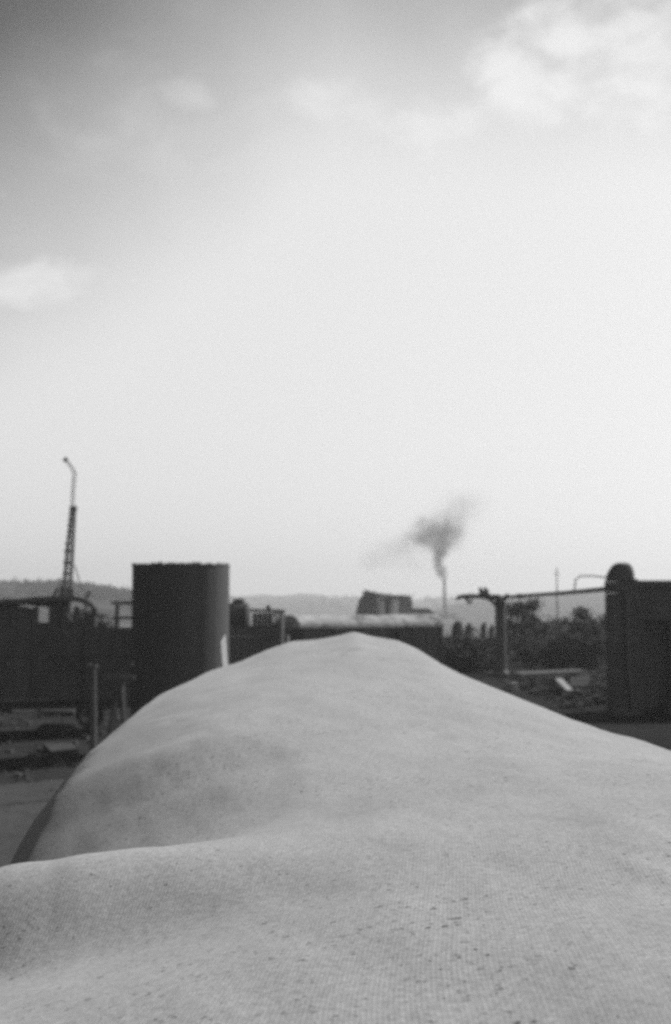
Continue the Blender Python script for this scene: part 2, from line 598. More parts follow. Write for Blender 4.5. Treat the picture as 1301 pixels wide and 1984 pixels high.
# far woods on the hills: one mass of tiny crowns
fw = MB()
for _ in range(420):
    px = random.uniform(-300, 1700)
    d = random.uniform(1500, 2150)
    clump = fbm(px * 0.01, d * 0.003, 5.5)
    if clump < -0.05:
        continue
    t = (d - (2300 - 0.65 * 1500)) / 1500
    crest = PZ(1160, 2300)
    z = (crest + 0.6) * math.sin(min(t / 0.65, 1) * math.pi / 2) - 2
    r = random.uniform(3, 8)
    leaf_cloud(fw, [((PX(px, d), d, z + r * .6), r)], 26, 1.6, 0.6)
tag(fw.build('far_wood', M_LEAF), 'scattered dark trees far off on the pale hills', 'wood', kind='stuff')
rw = MB()
for _ in range(800):
    px = random.uniform(-250, 300)
    d = random.uniform(560, 800)
    t = (d - (760 - 0.65 * 420)) / 420
    crest = PZ(float(np.interp(px, [-250, 0, 130, 200, 250, 330], [1130, 1133, 1132, 1141, 1150, 1165])), 760)
    shape = math.sin(min(t / 0.65, 1) * math.pi / 2) if t <= .65 else math.cos((t - .65) / .35 * math.pi / 2)
    r = random.uniform(1.2, 3.0)
    leaf_cloud(rw, [((PX(px, d), d, (crest + .6) * shape - 1.0 + r * .4), r)], 22, 0.9, 0.7)
tag(rw.build('ridge_wood', M_LEAF), 'dense wood covering the low ridge behind the lattice mast', 'wood', kind='stuff')

# ------------------------------------------------------------------ tracks
def track(name, a, b, gauge=1.435):
    a, b = Vector(a), Vector(b)
    d = (b - a).normalized()
    s = Vector((d.y, -d.x, 0))
    bal = MB()
    L = (b - a).length
    prof = [(-2.1, 0.0), (-1.5, .20), (1.5, .20), (2.1, 0.0)]
    bal.prism([a + s * x + Vector((0, 0, z)) for x, z in prof], a, b)
    t = tag(bal.build(name, M_BALLAST), kind='structure')
    sl = None
    n = int(L / 0.68)
    for i in range(n):
        p = a + d * (0.3 + i * 0.68)
        if sl is None:
            sl = MB().box((0, 0, 0), (2.5, .24, .16)).build('sleeper', M_DARKWOOD, t)
            c = sl
        else:
            c = sl.copy()
            COL.objects.link(c)
        c.location = p + Vector((0, 0, .205))
        c.rotation_euler = (0, 0, math.atan2(d.y, d.x) - math.pi / 2)
    for k in (-1, 1):
        q = s * (k * gauge / 2)
        r = MB()
        r.bar(a + q + Vector((0, 0, .30)), b + q + Vector((0, 0, .30)), .13, .02)
        r.bar(a + q + Vector((0, 0, .36)), b + q + Vector((0, 0, .36)), .02, .13)
        r.bar(a + q + Vector((0, 0, .42)), b + q + Vector((0, 0, .42)), .07, .045)
        r.build('rail', M_IRON2, t)
    return t


RAIL = 0.44
track('railway_track', (0.18, -4, 0), (0.18, 40, 0))

# ------------------------------------------------------------------ wagon parts
def wheel(parent, c, axis, r=0.48):
    """spoked railway wheel; axis is the axle direction"""
    c, axis = Vector(c), Vector(axis).normalized()
    u = Vector((0, 0, 1))
    v = axis.cross(u).normalized()
    m = MB()
    n = 24
    prof = [(r + .03, -.07), (r + .03, -.04), (r, -.035), (r - .01, .07), (r - .09, .07), (r - .09, -.07)]
    vs = []
    for k in range(n):
        a = 2 * math.pi * k / n
        for (rr, ax) in prof:
            vs.append(c + (u * math.sin(a) + v * math.cos(a)) * rr + axis * ax)
    q = len(prof)
    fs = [(k * q + i, k * q + (i + 1) % q, ((k + 1) % n) * q + (i + 1) % q, ((k + 1) % n) * q + i) for k in range(n) for i in range(q)]
    m.add(vs, fs)
    for k in range(8):
        a = 2 * math.pi * k / 8
        m.bar(c, c + (u * math.sin(a) + v * math.cos(a)) * (r - .05), .06, .05)
    m.tube([c - axis * .1, c + axis * .12], .1, 10)
    return m.build('wheel', M_IRON, parent)


def buffer(parent, c, d):
    c, d = Vector(c), Vector(d).normalized()
    m = MB()
    m.tube([c, c + d * .35], .09, 10)
    m.tube([c + d * .35, c + d * .55], .05, 8)
    m.tube([c + d * .55, c + d * .58, c + d * .60], [.20, .20, .15], 16)
    return m.build('buffer', M_IRON, parent)


# ------------------------------------------------------------------ the canvas-covered wagon underfoot
WX = 0.19
wag = thing('goods_wagon', (WX, 5.3, RAIL), 'long goods wagon under a pale bulging canvas cover, stakes standing along its side', 'wagon')
E = lambda pts: [(float(a), float(b)) for a, b in pts]
stations = [
    (-1.6, E([(-1.9, 2.2), (-1.5, 1.6), (-1.2, 1.2), (-.8, 1.0), (-.3, .95), (.17, .93), (.7, .94), (1.2, 1.02), (1.57, 1.2), (1.85, 1.6), (2.1, 2.2)])),
    (0.6, E([(-1.9, 2.2), (-1.5, 1.4), (-1.2, 1.0), (-.8, .84), (-.3, .80), (.17, .79), (.7, .79), (1.2, .84), (1.57, .98), (1.85, 1.5), (2.1, 2.2)])),
    (1.6, E([(-1.9, 2.2), (-1.5, 1.3), (-1.2, .92), (-.8, .76), (-.45, .70), (-.2, .675), (.17, .64), (.7, .58), (1.2, .56), (1.57, .70), (1.85, 1.3), (2.1, 2.2)])),
    (2.3, E([(-1.9, 2.3), (-1.5, 1.5), (-1.2, .98), (-.8, .77), (-.5, .71), (-.2, .66), (.17, .61), (.7, .56), (1.2, .54), (1.57, .66), (1.85, 1.2), (2.1, 2.2)])),
    (2.85, E([(-1.9, 2.3), (-1.5, 1.5), (-1.2, 1.04), (-.8, .82), (-.5, .745), (-.2, .67), (.17, .60), (.7, .55), (1.2, .53), (1.57, .64), (1.85, 1.2), (2.1, 2.2)])),
    (3.4, E([(-1.9, 2.3), (-1.5, 1.4), (-1.2, .80), (-.89, .668), (-.68, .64), (-.48, .625), (-.1, .60), (.17, .575), (.7, .535), (1.2, .525), (1.57, .62), (1.85, 1.2), (2.1, 2.2)])),
    (4.3, E([(-1.9, 2.5), (-1.5, 1.7), (-1.2, 1.16), (-.9, 1.0), (-.65, .88), (-.4, .755), (-.1, .64), (.17, .59), (.7, .54), (1.2, .54), (1.57, .62), (1.85, 1.2), (2.1, 2.2)])),
    (5.2, E([(-1.9, 2.4), (-1.5, 1.45), (-1.34, 1.08), (-1.23, .94), (-1.10, .865), (-.9, .80), (-.65, .73), (-.4, .65), (-.1, .575), (.17, .55), (.7, .55), (1.2, .58), (1.57, .64), (1.85, 1.2), (2.1, 2.2)])),
    (5.8, E([(-1.9, 2.3), (-1.55, 1.4), (-1.41, 1.02), (-1.30, .845), (-1.17, .745), (-1.0, .665), (-.7, .575), (-.4, .53), (-.1, .505), (.17, .50), (.7, .53), (1.2, .58), (1.57, .63), (1.85, 1.2), (2.1, 2.2)])),
    (7.5, E([(-1.9, 2.2), (-1.58, 1.3), (-1.45, .90), (-1.33, .705), (-1.18, .61), (-.95, .525), (-.7, .46), (-.4, .41), (-.1, .385), (.17, .375), (.6, .41), (1.0, .51), (1.3, .60), (1.57, .68), (1.85, 1.3), (2.1, 2.2)])),
    (9.2, E([(-1.9, 2.2), (-1.55, 1.3), (-1.42, .85), (-1.28, .60), (-1.14, .53), (-.95, .455), (-.65, .375), (-.4, .34), (-.1, .31), (.17, .28), (.6, .33), (1.0, .49), (1.3, .61), (1.57, .71), (1.85, 1.3), (2.1, 2.2)])),
    (12.0, E([(-1.9, 2.2), (-1.55, 1.3), (-1.35, .72), (-1.20, .575), (-1.07, .51), (-.87, .45), (-.63, .34), (-.41, .266), (-.15, .247), (.05, .208), (.167, .174),
              (.336, .218), (.58, .256), (.72, .324), (.965, .474), (1.21, .60), (1.55, .75), (1.75, 1.0), (1.85, 1.4), (2.1, 2.2)])),
    (12.12, E([(-1.9, 2.4), (-1.2, 1.35), (-.4, 1.1), (.167, 1.0), (.7, 1.1), (1.55, 1.4), (2.1, 2.4)])),
    (12.2, E([(-1.9, 2.6), (-1.2, 2.0), (-.4, 1.95), (.167, 1.9), (.7, 1.95), (1.55, 2.0), (2.1, 2.6)])),
]
gx = np.linspace(-1.66, 1.98, 170)
sd = np.array([s[0] for s in stations])
tab = np.array([np.interp(gx, [p[0] for p in s[1]], [p[1] for p in s[1]]) for s in stations])
kern = np.array([1, 4, 6, 4, 1.]) / 16
for j in range(len(stations)):
    reps = 1 if stations[j][0] >= 12 else 4
    for _ in range(reps):
        e = np.concatenate([[2 * tab[j][0] - tab[j][2], 2 * tab[j][0] - tab[j][1]], tab[j], [2 * tab[j][-1] - tab[j][-2], 2 * tab[j][-1] - tab[j][-3]]])
        tab[j] = np.convolve(e, kern, 'valid')
gy = np.concatenate([np.linspace(-1.6, 0.6, 14), np.linspace(0.65, 3.6, 70), np.linspace(3.65, 6.2, 56), np.linspace(6.3, 11.9, 70), [12.0, 12.04, 12.08, 12.12, 12.2]])


def hermite(xs, ys, q):
    """monotone cubic interpolation down each column"""
    h = np.diff(xs)[:, None]
    dl = np.diff(ys, axis=0) / h
    mm = np.zeros_like(ys)
    mm[1:-1] = np.where(dl[:-1] * dl[1:] > 0, 2 * dl[:-1] * dl[1:] / (dl[:-1] + dl[1:] + 1e-12), 0)
    mm[0], mm[-1] = dl[0], dl[-1]
    i = np.clip(np.searchsorted(xs, q, 'right') - 1, 0, len(xs) - 2)
    t = ((q - xs[i]) / (xs[i + 1] - xs[i]))[:, None]
    hh = (xs[i + 1] - xs[i])[:, None]
    return ((2 * t**3 - 3 * t**2 + 1) * ys[i] + (t**3 - 2 * t**2 + t) * hh * mm[i] + (-2 * t**3 + 3 * t**2) * ys[i + 1] + (t**3 - t**2) * hh * mm[i + 1])


Z = hermite(sd, tab, gy)
m = MB()
nx = len(gx)
for j, y in enumerate(gy):
    for i, x in enumerate(gx):
        edge = 1.0 if y < 11.9 else 0.25
        wr = 0.012 * fbm(x * 1.3, y * 0.9, 1.0, 4) + 0.006 * fbm(x * 5 + y * 1.5, y * 1.6, 2.0, 3)
        m.v.append((x, y, EYE - Z[j, i] + wr * edge * (0.5 + 0.5 * min(1, y / 3) if y > 0 else .5)))
m.f = [(j * nx + i, j * nx + i + 1, (j + 1) * nx + i + 1, (j + 1) * nx + i) for j in range(len(gy) - 1) for i in range(nx - 1)]
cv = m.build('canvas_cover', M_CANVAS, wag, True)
sol = cv.modifiers.new('thickness', 'SOLIDIFY')
sol.thickness = 0.006
sol.offset = -1
tag(cv, 'pale stained canvas cover sagging between its supports')
# body under the canvas
for s in (-1, 1):
    X = WX + s * 1.36
    for k in range(6):
        z = 1.42 + k * 0.235
        MB().box((X, 5.3, z), (.06, 13.4, .225), None, 0.004).build('side_board', M_GREYWOOD, wag)
    for y in np.linspace(-1.2, 11.8, 8):
        MB().box((X + s * .06, y, 1.95), (.06, .12, 1.5)).build('stanchion', M_IRON, wag)
    MB().box((WX + s * .85, 5.3, 1.12), (.12, 13.4, .28)).build('sole_bar', M_IRON, wag)
for y in (-1.4, 12.0):
    for k in range(6):
        MB().box((WX, y, 1.42 + k * .235), (2.6, .06, .225), None, .004).build('end_board', M_GREYWOOD, wag)
MB().box((WX, 5.3, 1.275), (2.75, 13.5, .05)).build('floor_boards', M_GREYWOOD, wag)
for y in (-.3, 1.6, 9.0, 10.9):
    MB().tube([(WX - .7, y, RAIL + .48), (WX + .7, y, RAIL + .48)], .07, 10).build('axle', M_IRON, wag)
    for s in (-1, 1):
        wheel(wag, (WX + s * .72, y, RAIL + .48), (s, 0, 0), .47)
        MB().box((WX + s * .86, y, RAIL + .52), (.2, .3, .3)).build('axle_box', M_IRON, wag)
for y, dy in ((-1.45, -1), (12.05, 1)):
    for s in (-1, 1):
        buffer(wag, (WX + s * .87, y, 1.1), (0, dy, 0))
# pale stakes beyond the far end
sk = MB()
a, b = P(451, 1345, 12.5), P(431, 1228, 12.5)
Rk = Matrix.Rotation(math.radians(62), 3, 'Z')
a = a - Vector((0, 0, 1.0)) + (a - b).normalized() * .2
low = [a + Rk @ Vector(q) for q in ((-.042, -.012, 0), (.042, -.012, 0), (.042, .012, 0), (-.042, .012, 0))]
upp = [b + Rk @ Vector(q) for q in ((-.038, -.012, -.07), (.038, -.012, 0), (.038, .012, 0), (-.038, .012, -.07))]
sk.add(low + upp, [(0, 1, 2, 3), (4, 5, 6, 7), (0, 1, 5, 4), (1, 2, 6, 5), (2, 3, 7, 6), (3, 0, 4, 7)])
tag(sk.build('stake', M_PALEWOOD, wag), 'pale pointed stake leaning at the corner of the wagon')
a, b = P(567, 1262, 12.4), P(559, 1231, 12.4)
MB().bar(a - Vector((0, 0, 1.2)), b, .02, .02).build('stake', M_PALEWOOD, wag)

# ------------------------------------------------------------------ tall dark tank
D = 40.0
tx0, tx1 = PX(258, D), PX(445, D)
tcx, tr = (tx0 + tx1) / 2, (tx1 - tx0) / 2
ttop = PZ(1094, D)
tank = thing('water_tank', (tcx, D, 0), 'tall dark tarred steel tank with vertical plates and ragged rim', 'tank')
NPL = 16
for k in range(NPL):
    a0 = 2 * math.pi * (k + .002) / NPL + .1
    a1 = 2 * math.pi * (k + .998) / NPL + .1
    seg = 14
    rr = tr - 0.003 * (k % 2)
    vs, fs = [], []
    for i in range(seg + 1):
        a = a0 + (a1 - a0) * i / seg
        zt = ttop - random.uniform(0, .035)
        for (q, z) in ((rr, -.1), (rr, zt), (rr - .03, zt), (rr - .03, -.1)):
            vs.append((tcx + q * math.cos(a), D + q * math.sin(a), z))
    for i in range(seg):
        for j in range(4):
            fs.append((i * 4 + j, i * 4 + (j + 1) % 4, (i + 1) * 4 + (j + 1) % 4, (i + 1) * 4 + j))
    fs += [(0, 1, 2, 3), tuple(seg * 4 + j for j in (3, 2, 1, 0))]
    MB().add(vs, fs).build('plate', M_TANK, tank)
    a = 2 * math.pi * k / NPL + .1
    MB().box((tcx + (tr - .014) * math.cos(a), D + (tr - .014) * math.sin(a), ttop / 2 - .1), (.03, .06, ttop - .1), Matrix.Rotation(a, 3, 'Z'))  .build('seam_strip', M_TANK, tank)
rim = MB()
n = 72
for i in range(n):
    a0, a1 = 2 * math.pi * i / n, 2 * math.pi * (i + 1) / n
    h0 = ttop + random.uniform(-.03, .035)
    vs = []
    for a in (a0, a1):
        for (q, z) in ((tr + .02, ttop - .05), (tr + .02, h0), (tr - .05, h0), (tr - .05, ttop - .05)):
            vs.append((tcx + q * math.cos(a), D + q * math.sin(a), z))
    rim.add(vs, [(0, 1, 2, 3), (7, 6, 5, 4), (0, 1, 5, 4), (1, 2, 6, 5), (2, 3, 7, 6), (3, 0, 4, 7)])
rim.build('rim', M_RIM, tank)
MB().tube([(tcx, D, ttop - 1.0), (tcx, D, ttop - .9)], tr - .03, 40).build('tank_cover', M_TANK, tank)

# ------------------------------------------------------------------ lattice mast
D = 120.0
mb_ = P(131, 1187, D)
mast = thing('lattice_mast', (mb_.x, D, 0), 'slim dark lattice mast topped by a thin bent ladder jib', 'mast')
zb, zt = 0.0, PZ(985, D)
ctr = lambda z: np.interp(z, [0, PZ(1140, D), PZ(1060, D), zt], [PX(127, D), PX(131, D), PX(136, D), PX(141, D)])
hw = lambda z: np.interp(z, [0, PZ(1140, D), PZ(1060, D), zt], [.46, .36, .30, .19])
for (sx_, sy_) in ((-1, -1), (1, -1), (1, 1), (-1, 1)):
    MB().tube([(ctr(z) + sx_ * hw(z), D + sy_ * hw(z), z) for z in (-.2, 3, 6, 10, zt)], .065, 6).build('mast_leg', M_IRON, mast)
z = 0.6
k = 0
while z < zt - .3:
    st = 2.0 * hw(z) * 1.05
    z2 = min(z + st, zt)
    r = MB()
    c = [(ctr(z) + a * hw(z), D + b * hw(z), z) for a, b in ((-1, -1), (1, -1), (1, 1), (-1, 1))]
    c2 = [(ctr(z2) + a * hw(z2), D + b * hw(z2), z2) for a, b in ((-1, -1), (1, -1), (1, 1), (-1, 1))]
    for i in range(4):
        r.bar(c[i], c[(i + 1) % 4], .11)
        r.bar(c[i], c2[(i + 1) % 4], .055)
        r.bar(c[(i + 1) % 4], c2[i], .055)
    r.build('brace', M_IRON, mast)
    z = z2
MB().box((PX(130, D), D, PZ(1139, D) / 2), (1.15, 1.15, PZ(1139, D)), None, .08, .9).build('mast_base', M_IRON, mast)
for pz, wpx in ((1112, 22), (1090, 22), (1068, 24), (1053, 23), (1040, 17), (1029, 17), (1018, 16), (1007, 16), (996, 15)):   # working platforms half way up
    MB().box((ctr(PZ(pz, D)) - .1, D, PZ(pz, D)), (wpx * .034, .6, .16), None, .02).build('mast_platform', M_IRON, mast)
MB().box((ctr(zt), D, zt - .05), (.62, .6, .5), None, .03).build('mast_head', M_IRON, mast)
jib = [P(141, 985, D), P(142, 950, D), P(145, 916, D), P(138, 904, D), P(127, 890, D)]
for s_ in (-1, 1):
    MB().tube([q + Vector((s_ * .11, s_ * .06, 0)) for q in jib], .05, 6).build('jib_rail', M_IRON, mast)
for k in range(len(jib) - 1):
    nr = max(2, int((jib[k + 1] - jib[k]).length / .3))
    for q in range(nr):
        c_ = jib[k].lerp(jib[k + 1], (q + .5) / nr)
        MB().bar(c_ + Vector((-.15, -.06, 0)), c_ + Vector((.15, .06, .08)), .05).build('jib_rung', M_IRON, mast)
MB().tube([P(131, 888, D), P(124, 893, D)], .2, 6).build('jib_end', M_IRON2, mast)
MB().tube([P(145, 1095, D), P(152, 1118, D), P(164, 1150, D), (PX(172, D), D, 0)], .06, 6).build('stay', M_IRON, mast)
MB().tube([(ctr(6) - .5, D - .5, 7.5), (PX(116, D), D - 1, 0)], .06, 6).build('stay', M_IRON, mast)

# ------------------------------------------------------------------ wrecked shed at the left
D = 60.0
sh = thing('wrecked_shed', (PX(60, D), D, 0), 'burnt dark timber shed with bent roof and gaping openings below the lattice mast', 'shed')
x0, x1 = PX(-120, D), PX(186, D)
zr = PZ(1163, D)
for px in (-110, -60, -15, 30, 72, 102, 128, 150, 184):
    MB().box((PX(px, D), D, (zr + .0) / 2 - .2), (.22, .22, zr - .2), None, .02).build('wall_post', M_DARKWOOD, sh)
for (a, b, zl, zh) in ((-120, -16, 0, 4.75), (-14, 70, 0, 4.75), (103, 131, 0, 4.75), (146, 186, 0, 4.15)):
    nn = max(1, int((PX(b, D) - PX(a, D)) / .35))
    for k in range(nn):
        xa = PX(a, D) + (PX(b, D) - PX(a, D)) * (k + .5) / nn
        h = zh + random.uniform(-.12, .15)
        if zl == 0 and random.random() < .06:
            h -= random.uniform(.1, .4)
        MB().box((xa, D + .16, (zl + h) / 2 - .05), ((PX(b, D) - PX(a, D)) / nn - .006, .03, h - zl), None, .004).build('wall_board', M_DARKWOOD, sh)
for k in range(6):
    z = .3 + k * .62
    MB().box((PX(101, D), D + .14, z), (2.3, .04, .60), None, .02).build('wall_board', M_DARKWOOD, sh)
# back wall and the sagging roof
MB().box((PX(20, D), D + 6, 1.9), (7, .1, 3.8)).build('back_wall', M_DARKWOOD, sh)
rp = [(-125, 1166), (-40, 1164), (30, 1160), (80, 1156), (125, 1154), (155, 1157), (176, 1166), (188, 1180)]
for k in range(len(rp) - 1):
    (pa, ya), (pb, yb) = rp[k], rp[k + 1]
    q0, q1 = P(pa, ya, D - .5), P(pb, yb, D - .5)
    m = MB()
    out = [q0, q1, q1 - Vector((0, 0, .22)), q0 - Vector((0, 0, .24))]
    m.prism(out, (0, 0, 0), (0, 6.6, random.uniform(-.2, .1)))
    m.build('roof_panel', M_DARKWOOD, sh)
for (a, b) in (((104, 1152), (112, 1140)), ((118, 1151), (126, 1139)), ((141, 1152), (140, 1141)), ((165, 1160), (175, 1145))):
    MB().bar(P(a[0], a[1] + 6, D), P(b[0], b[1], D), .12).build('broken_rafter', M_DARKWOOD, sh)

# frame beside the tank
D = 52.0
fr = thing('timber_frame', (PX(229, D), D, 0), 'bare dark timber frame standing between shed and tall tank', 'frame')
MB().box((PX(229, D), D, PZ(1172, D) / 2), (.16, .16, PZ(1172, D))).build('post', M_DARKWOOD, fr)
MB().box((PX(275, D), D, PZ(1172, D) / 2), (.16, .16, PZ(1172, D))).build('post', M_DARKWOOD, fr)
MB().box((PX(250, D), D - .01, PZ(1171, D) + .06), (1.35, .18, .12)).build('crossbeam', M_DARKWOOD, fr)
MB().box((PX(250, D), D + .12, PZ(1197, D)), (1.3, .06, .12)).build('rail_board', M_DARKWOOD, fr)


# ------------------------------------------------------------------ open wagons at the left
def open_wagon(name, c, ang, L, H, label, group, material):
    t = thing(name, (c[0], c[1], 0), label, 'wagon', group)
    R = Matrix.Rotation(ang, 3, 'Z')
    o = Vector((c[0], c[1], 0))
    f = lambda x, y, z: o + R @ Vector((x, y, z))
    Wd = 2.6
    nb = 5
    hb = (H - 1.25) / nb
    for s in (-1, 1):
        for k in range(nb):
            MB().box(f(0, s * Wd / 2, 1.25 + (k + .5) * hb), (L, .06, hb * .95), R, .012).build('side_board', material, t)
        for x in np.linspace(-L / 2 + .1, L / 2 - .1, 6):
            MB().box(f(x, s * (Wd / 2 + .06), 1.25 + nb * hb / 2 - .05), (.1, .06, nb * hb + .1), R).build('stanchion', M_IRON, t)
        MB().box(f(0, s * .85, 1.05), (L, .12, .28), R).build('sole_bar', M_IRON, t)
        for x in (-L / 2 + 1.6, L / 2 - 1.6):
            wheel(t, f(x, s * .74, .48 + .15), R @ Vector((0, s, 0)), .45)
        for e in (-1, 1):
            buffer(t, f(e * L / 2, s * .87, 1.05), R @ Vector((e, 0, 0)))
    for e in (-1, 1):
        for k in range(nb):
            MB().box(f(e * (L / 2 - .03), 0, 1.25 + (k + .5) * hb), (.06, Wd - .1, hb * .95), R, .012).build('end_board', material, t)
    MB().box(f(0, 0, 1.22), (L - .1, Wd - .08, .05), R).build('floor_boards', material, t)
    return t


open_wagon('open_wagon', (PX(20, 46), 46, 0), math.radians(14), 9.0, 3.75, 'dark open goods wagon in front of the burnt shed', None, M_DARKWOOD)
open_wagon('open_wagon', (PX(185, 70), 72, 0), math.radians(6), 8.0, 3.4, 'dark open goods wagon behind the timber frame and tall tank', None, M_DARKWOOD)

# pale post and leaning plank in the dark yard
D = 30.0
pp = thing('wooden_post', (PX(185, D), D, 0), 'weathered grey post standing alone in the dark yard beside the canvas', 'post')
m = MB()
m.tube([(PX(186, D), D, -.2), (PX(186, D), D, 1.6), (PX(184, D), D, PZ(1292, D))], [.085, .08, .075], 10)
m.build('post_shaft', M_GREYWOOD, pp)
MB().box((PX(183, D), D, PZ(1290, D)), (.2, .18, .07), None, .01).build('post_cap', M_GREYWOOD, pp)
D = 34.0
pl = MB().bar(P(198, 1322, D), P(258, 1286, D), .16, .05).build('loose_plank', M_GREYWOOD)
# trestle holding that plank
tag(pl, 'loose grey plank propped slantwise behind the weathered post', 'plank')
tz = P(258, 1286, D)
ts = thing('trestle', (tz.x, D, 0), 'rough dark trestle propping up a loose grey plank', 'trestle')
for s in (-1, 1):
    MB().bar((tz.x - .3 * s - .35, D - .25, 0), (tz.x - .05 * s - .35, D - .02, tz.z - .40), .1).build('trestle_leg', M_DARKWOOD, ts)
    MB().bar((tz.x - .3 * s - .35, D + .3, 0), (tz.x - .05 * s - .35, D + .06, tz.z - .40), .1).build('trestle_leg', M_DARKWOOD, ts)
MB().box((tz.x - .35, D, tz.z - .36), (.8, .14, .1)).build('trestle_beam', M_DARKWOOD, ts)

for i, (px, py, d, L, rz, lab) in enumerate((
        (112, 1382, 44, 1.4, 8, 'pale broken slab lying flat in the dark yard, farthest of three'),
        (104, 1418, 36, 1.1, -14, 'pale broken slab lying flat in the dark yard, between two others'),
        (118, 1455, 31, .9, 25, 'pale broken slab lying flat in the dark yard, closest to the canvas'))):
    dd = EYE / (-(pdir(px, py).z))
    q = P(px, py, dd - .6)
    tag(MB().box((q.x, q.y, .12), (L, .9, .22), Matrix.Rotation(math.radians(rz), 3, 'Z') @ Matrix.Rotation(.12, 3, 'X'), .06).build('broken_slab', M_STONE, bevel=.02), lab, 'slab')


# ------------------------------------------------------------------ rubble
def chunk(m, c, r):
    vs = []
    for (a, b, cc) in ((-1, -1, -1), (1, -1, -1), (1, 1, -1), (-1, 1, -1), (-1, -1, 1), (1, -1, 1), (1, 1, 1), (-1, 1, 1)):
        vs.append(Vector(c) + Vector((a * r * random.uniform(.5, 1.1), b * r * random.uniform(.5, 1.1), cc * r * random.uniform(.3, .8))))
    m.add(vs, [(0, 3, 2, 1), (4, 5, 6, 7), (0, 1, 5, 4), (1, 2, 6, 5), (2, 3, 7, 6), (3, 0, 4, 7)])


def rubble(name, label, zone, n, rmin, rmax, material, z0=0.0, heap=None):
    m = MB()
    for _ in range(n):
        x, y = random.uniform(zone[0], zone[1]), random.uniform(zone[2], zone[3])
        z = z0
        if heap:
            hx, hy, hr, hh = heap
            z += max(0, hh * (1 - math.hypot(x - hx, y - hy) / hr))
        r = random.uniform(rmin, rmax) * random.uniform(.5, 1)
        chunk(m, (x, y, z + r * .3), r)
    return tag(m.build(name, material), label, 'rubble', kind='stuff')


rubble('yard_rubble', 'scattered broken stones over the dark yard at the foot of the shed', (-16, -4, 18, 58), 900, .04, .14, M_DARKWOOD)
rubble('track_rubble', 'scattered broken stones on the cinders beyond the canvas', (-3, 8.2, 16, 100), 1000, .04, .14, M_BRICK_D)

# ------------------------------------------------------------------ the train across the middle distance
D = 64.0
tA, tB = Vector((PX(380, D), 62.5, 0)), Vector((PX(900, D), 70.0, 0))
track('railway_track', tA + (tA - tB) * .6, tB + (tB - tA) * .2)
tdir = (tB - tA).normalized()
ANG = math.atan2(tdir.y, tdir.x)


def covered_wagon(name, x0px, x1px, ztop, label, group, tilt=0.0):
    """goods van with a barrel roof; ends given by photo columns on the track line"""
    def on(px):
        q = pdir(px, HOR)
        # intersection of the view ray with the track line
        t = (tA.x * tdir.y - tA.y * tdir.x) / (q.x * tdir.y - q.y * tdir.x)
        return Vector((q.x * t, q.y * t, 0))
    a, b = on(x0px), on(x1px)
    c = (a + b) / 2
    L = (b - a).length
    R = Matrix.Rotation(ANG, 3, 'Z') @ Matrix.Rotation(tilt, 3, 'Y')
    t = thing(name, c, label, 'wagon', group)
    f = lambda x, y, z: c + R @ Vector((x, y, z))
    Wd = 2.7
    eave = ztop - .62
    # barrel roof in sheets
    ns = 4
    for k in range(ns):
        xa, xb = -L / 2 - .08 + (L + .16) * k / ns, -L / 2 - .08 + (L + .16) * (k + 1) / ns - .012
        out = []
        prof = [(-Wd / 2 - .1, -.02)] + [(-(Wd / 2 + .1) * math.copysign(abs(math.cos(u)) ** .8, math.cos(u)), .62 * math.sin(u)) for u in np.linspace(.05, math.pi - .05, 15)] + [(Wd / 2 + .1, -.02)]
        out = [f(xa, y, eave + z) for y, z in prof]
        MB().prism(out, f(xa, 0, 0), f(xb, 0, 0)).build('roof_sheet', M_ROOF, t, False)
    nb = 12
    for s in (-1, 1):
        for k in range(nb):
            x = -L / 2 + L * (k + .5) / nb
            if abs(k - nb / 2 + .5) < 1.6:
                continue
            MB().box(f(x, s * Wd / 2, (1.2 + eave) / 2), (L / nb - .02, .05, eave - 1.2), R).build('side_board', M_DARKWOOD, t)
        MB().box(f(0, s * (Wd / 2 + .05), (1.2 + eave) / 2 - .03), (L / nb * 3.3, .05, eave - 1.3), R).build('sliding_door', M_DARKWOOD, t)
        for x in (-L / 2 + .06, -L / nb * 1.8, L / nb * 1.8, L / 2 - .06):
            MB().box(f(x, s * (Wd / 2 + .09), (1.1 + eave) / 2), (.12, .1, eave - 1.1), R).build('stanchion', M_IRON, t)
        MB().box(f(0, s * .85, 1.05), (L, .12, .28), R).build('sole_bar', M_IRON, t)
        for x in (-L / 2 + 1.1, L / 2 - 1.1):
            wheel(t, f(x, s * .74, RAIL + .45), R @ Vector((0, s, 0)), .44)
        for e in (-1, 1):
            buffer(t, f(e * L / 2, s * .87, 1.05), R @ Vector((e, 0, 0)))
    for e in (-1, 1):
        MB().box(f(e * (L / 2 - .03), 0, (1.2 + eave) / 2), (.06, Wd - .1, eave - 1.2), R).build('end_wall', M_DARKWOOD, t)
    MB().box(f(0, 0, 1.2), (L - .1, Wd - .1, .06), R).build('wagon_floor', M_DARKWOOD, t)
    return t


covered_wagon('covered_wagon', 560, 738, PZ(1192, 65), 'goods van with pale barrel roof between the cabin wagon and the other van', 'pale roofed goods vans')
covered_wagon('covered_wagon', 745, 830, PZ(1190, 63) - .02, 'short goods van with pale barrel roof at the open end of the row', 'pale roofed goods vans', math.radians(-.6))

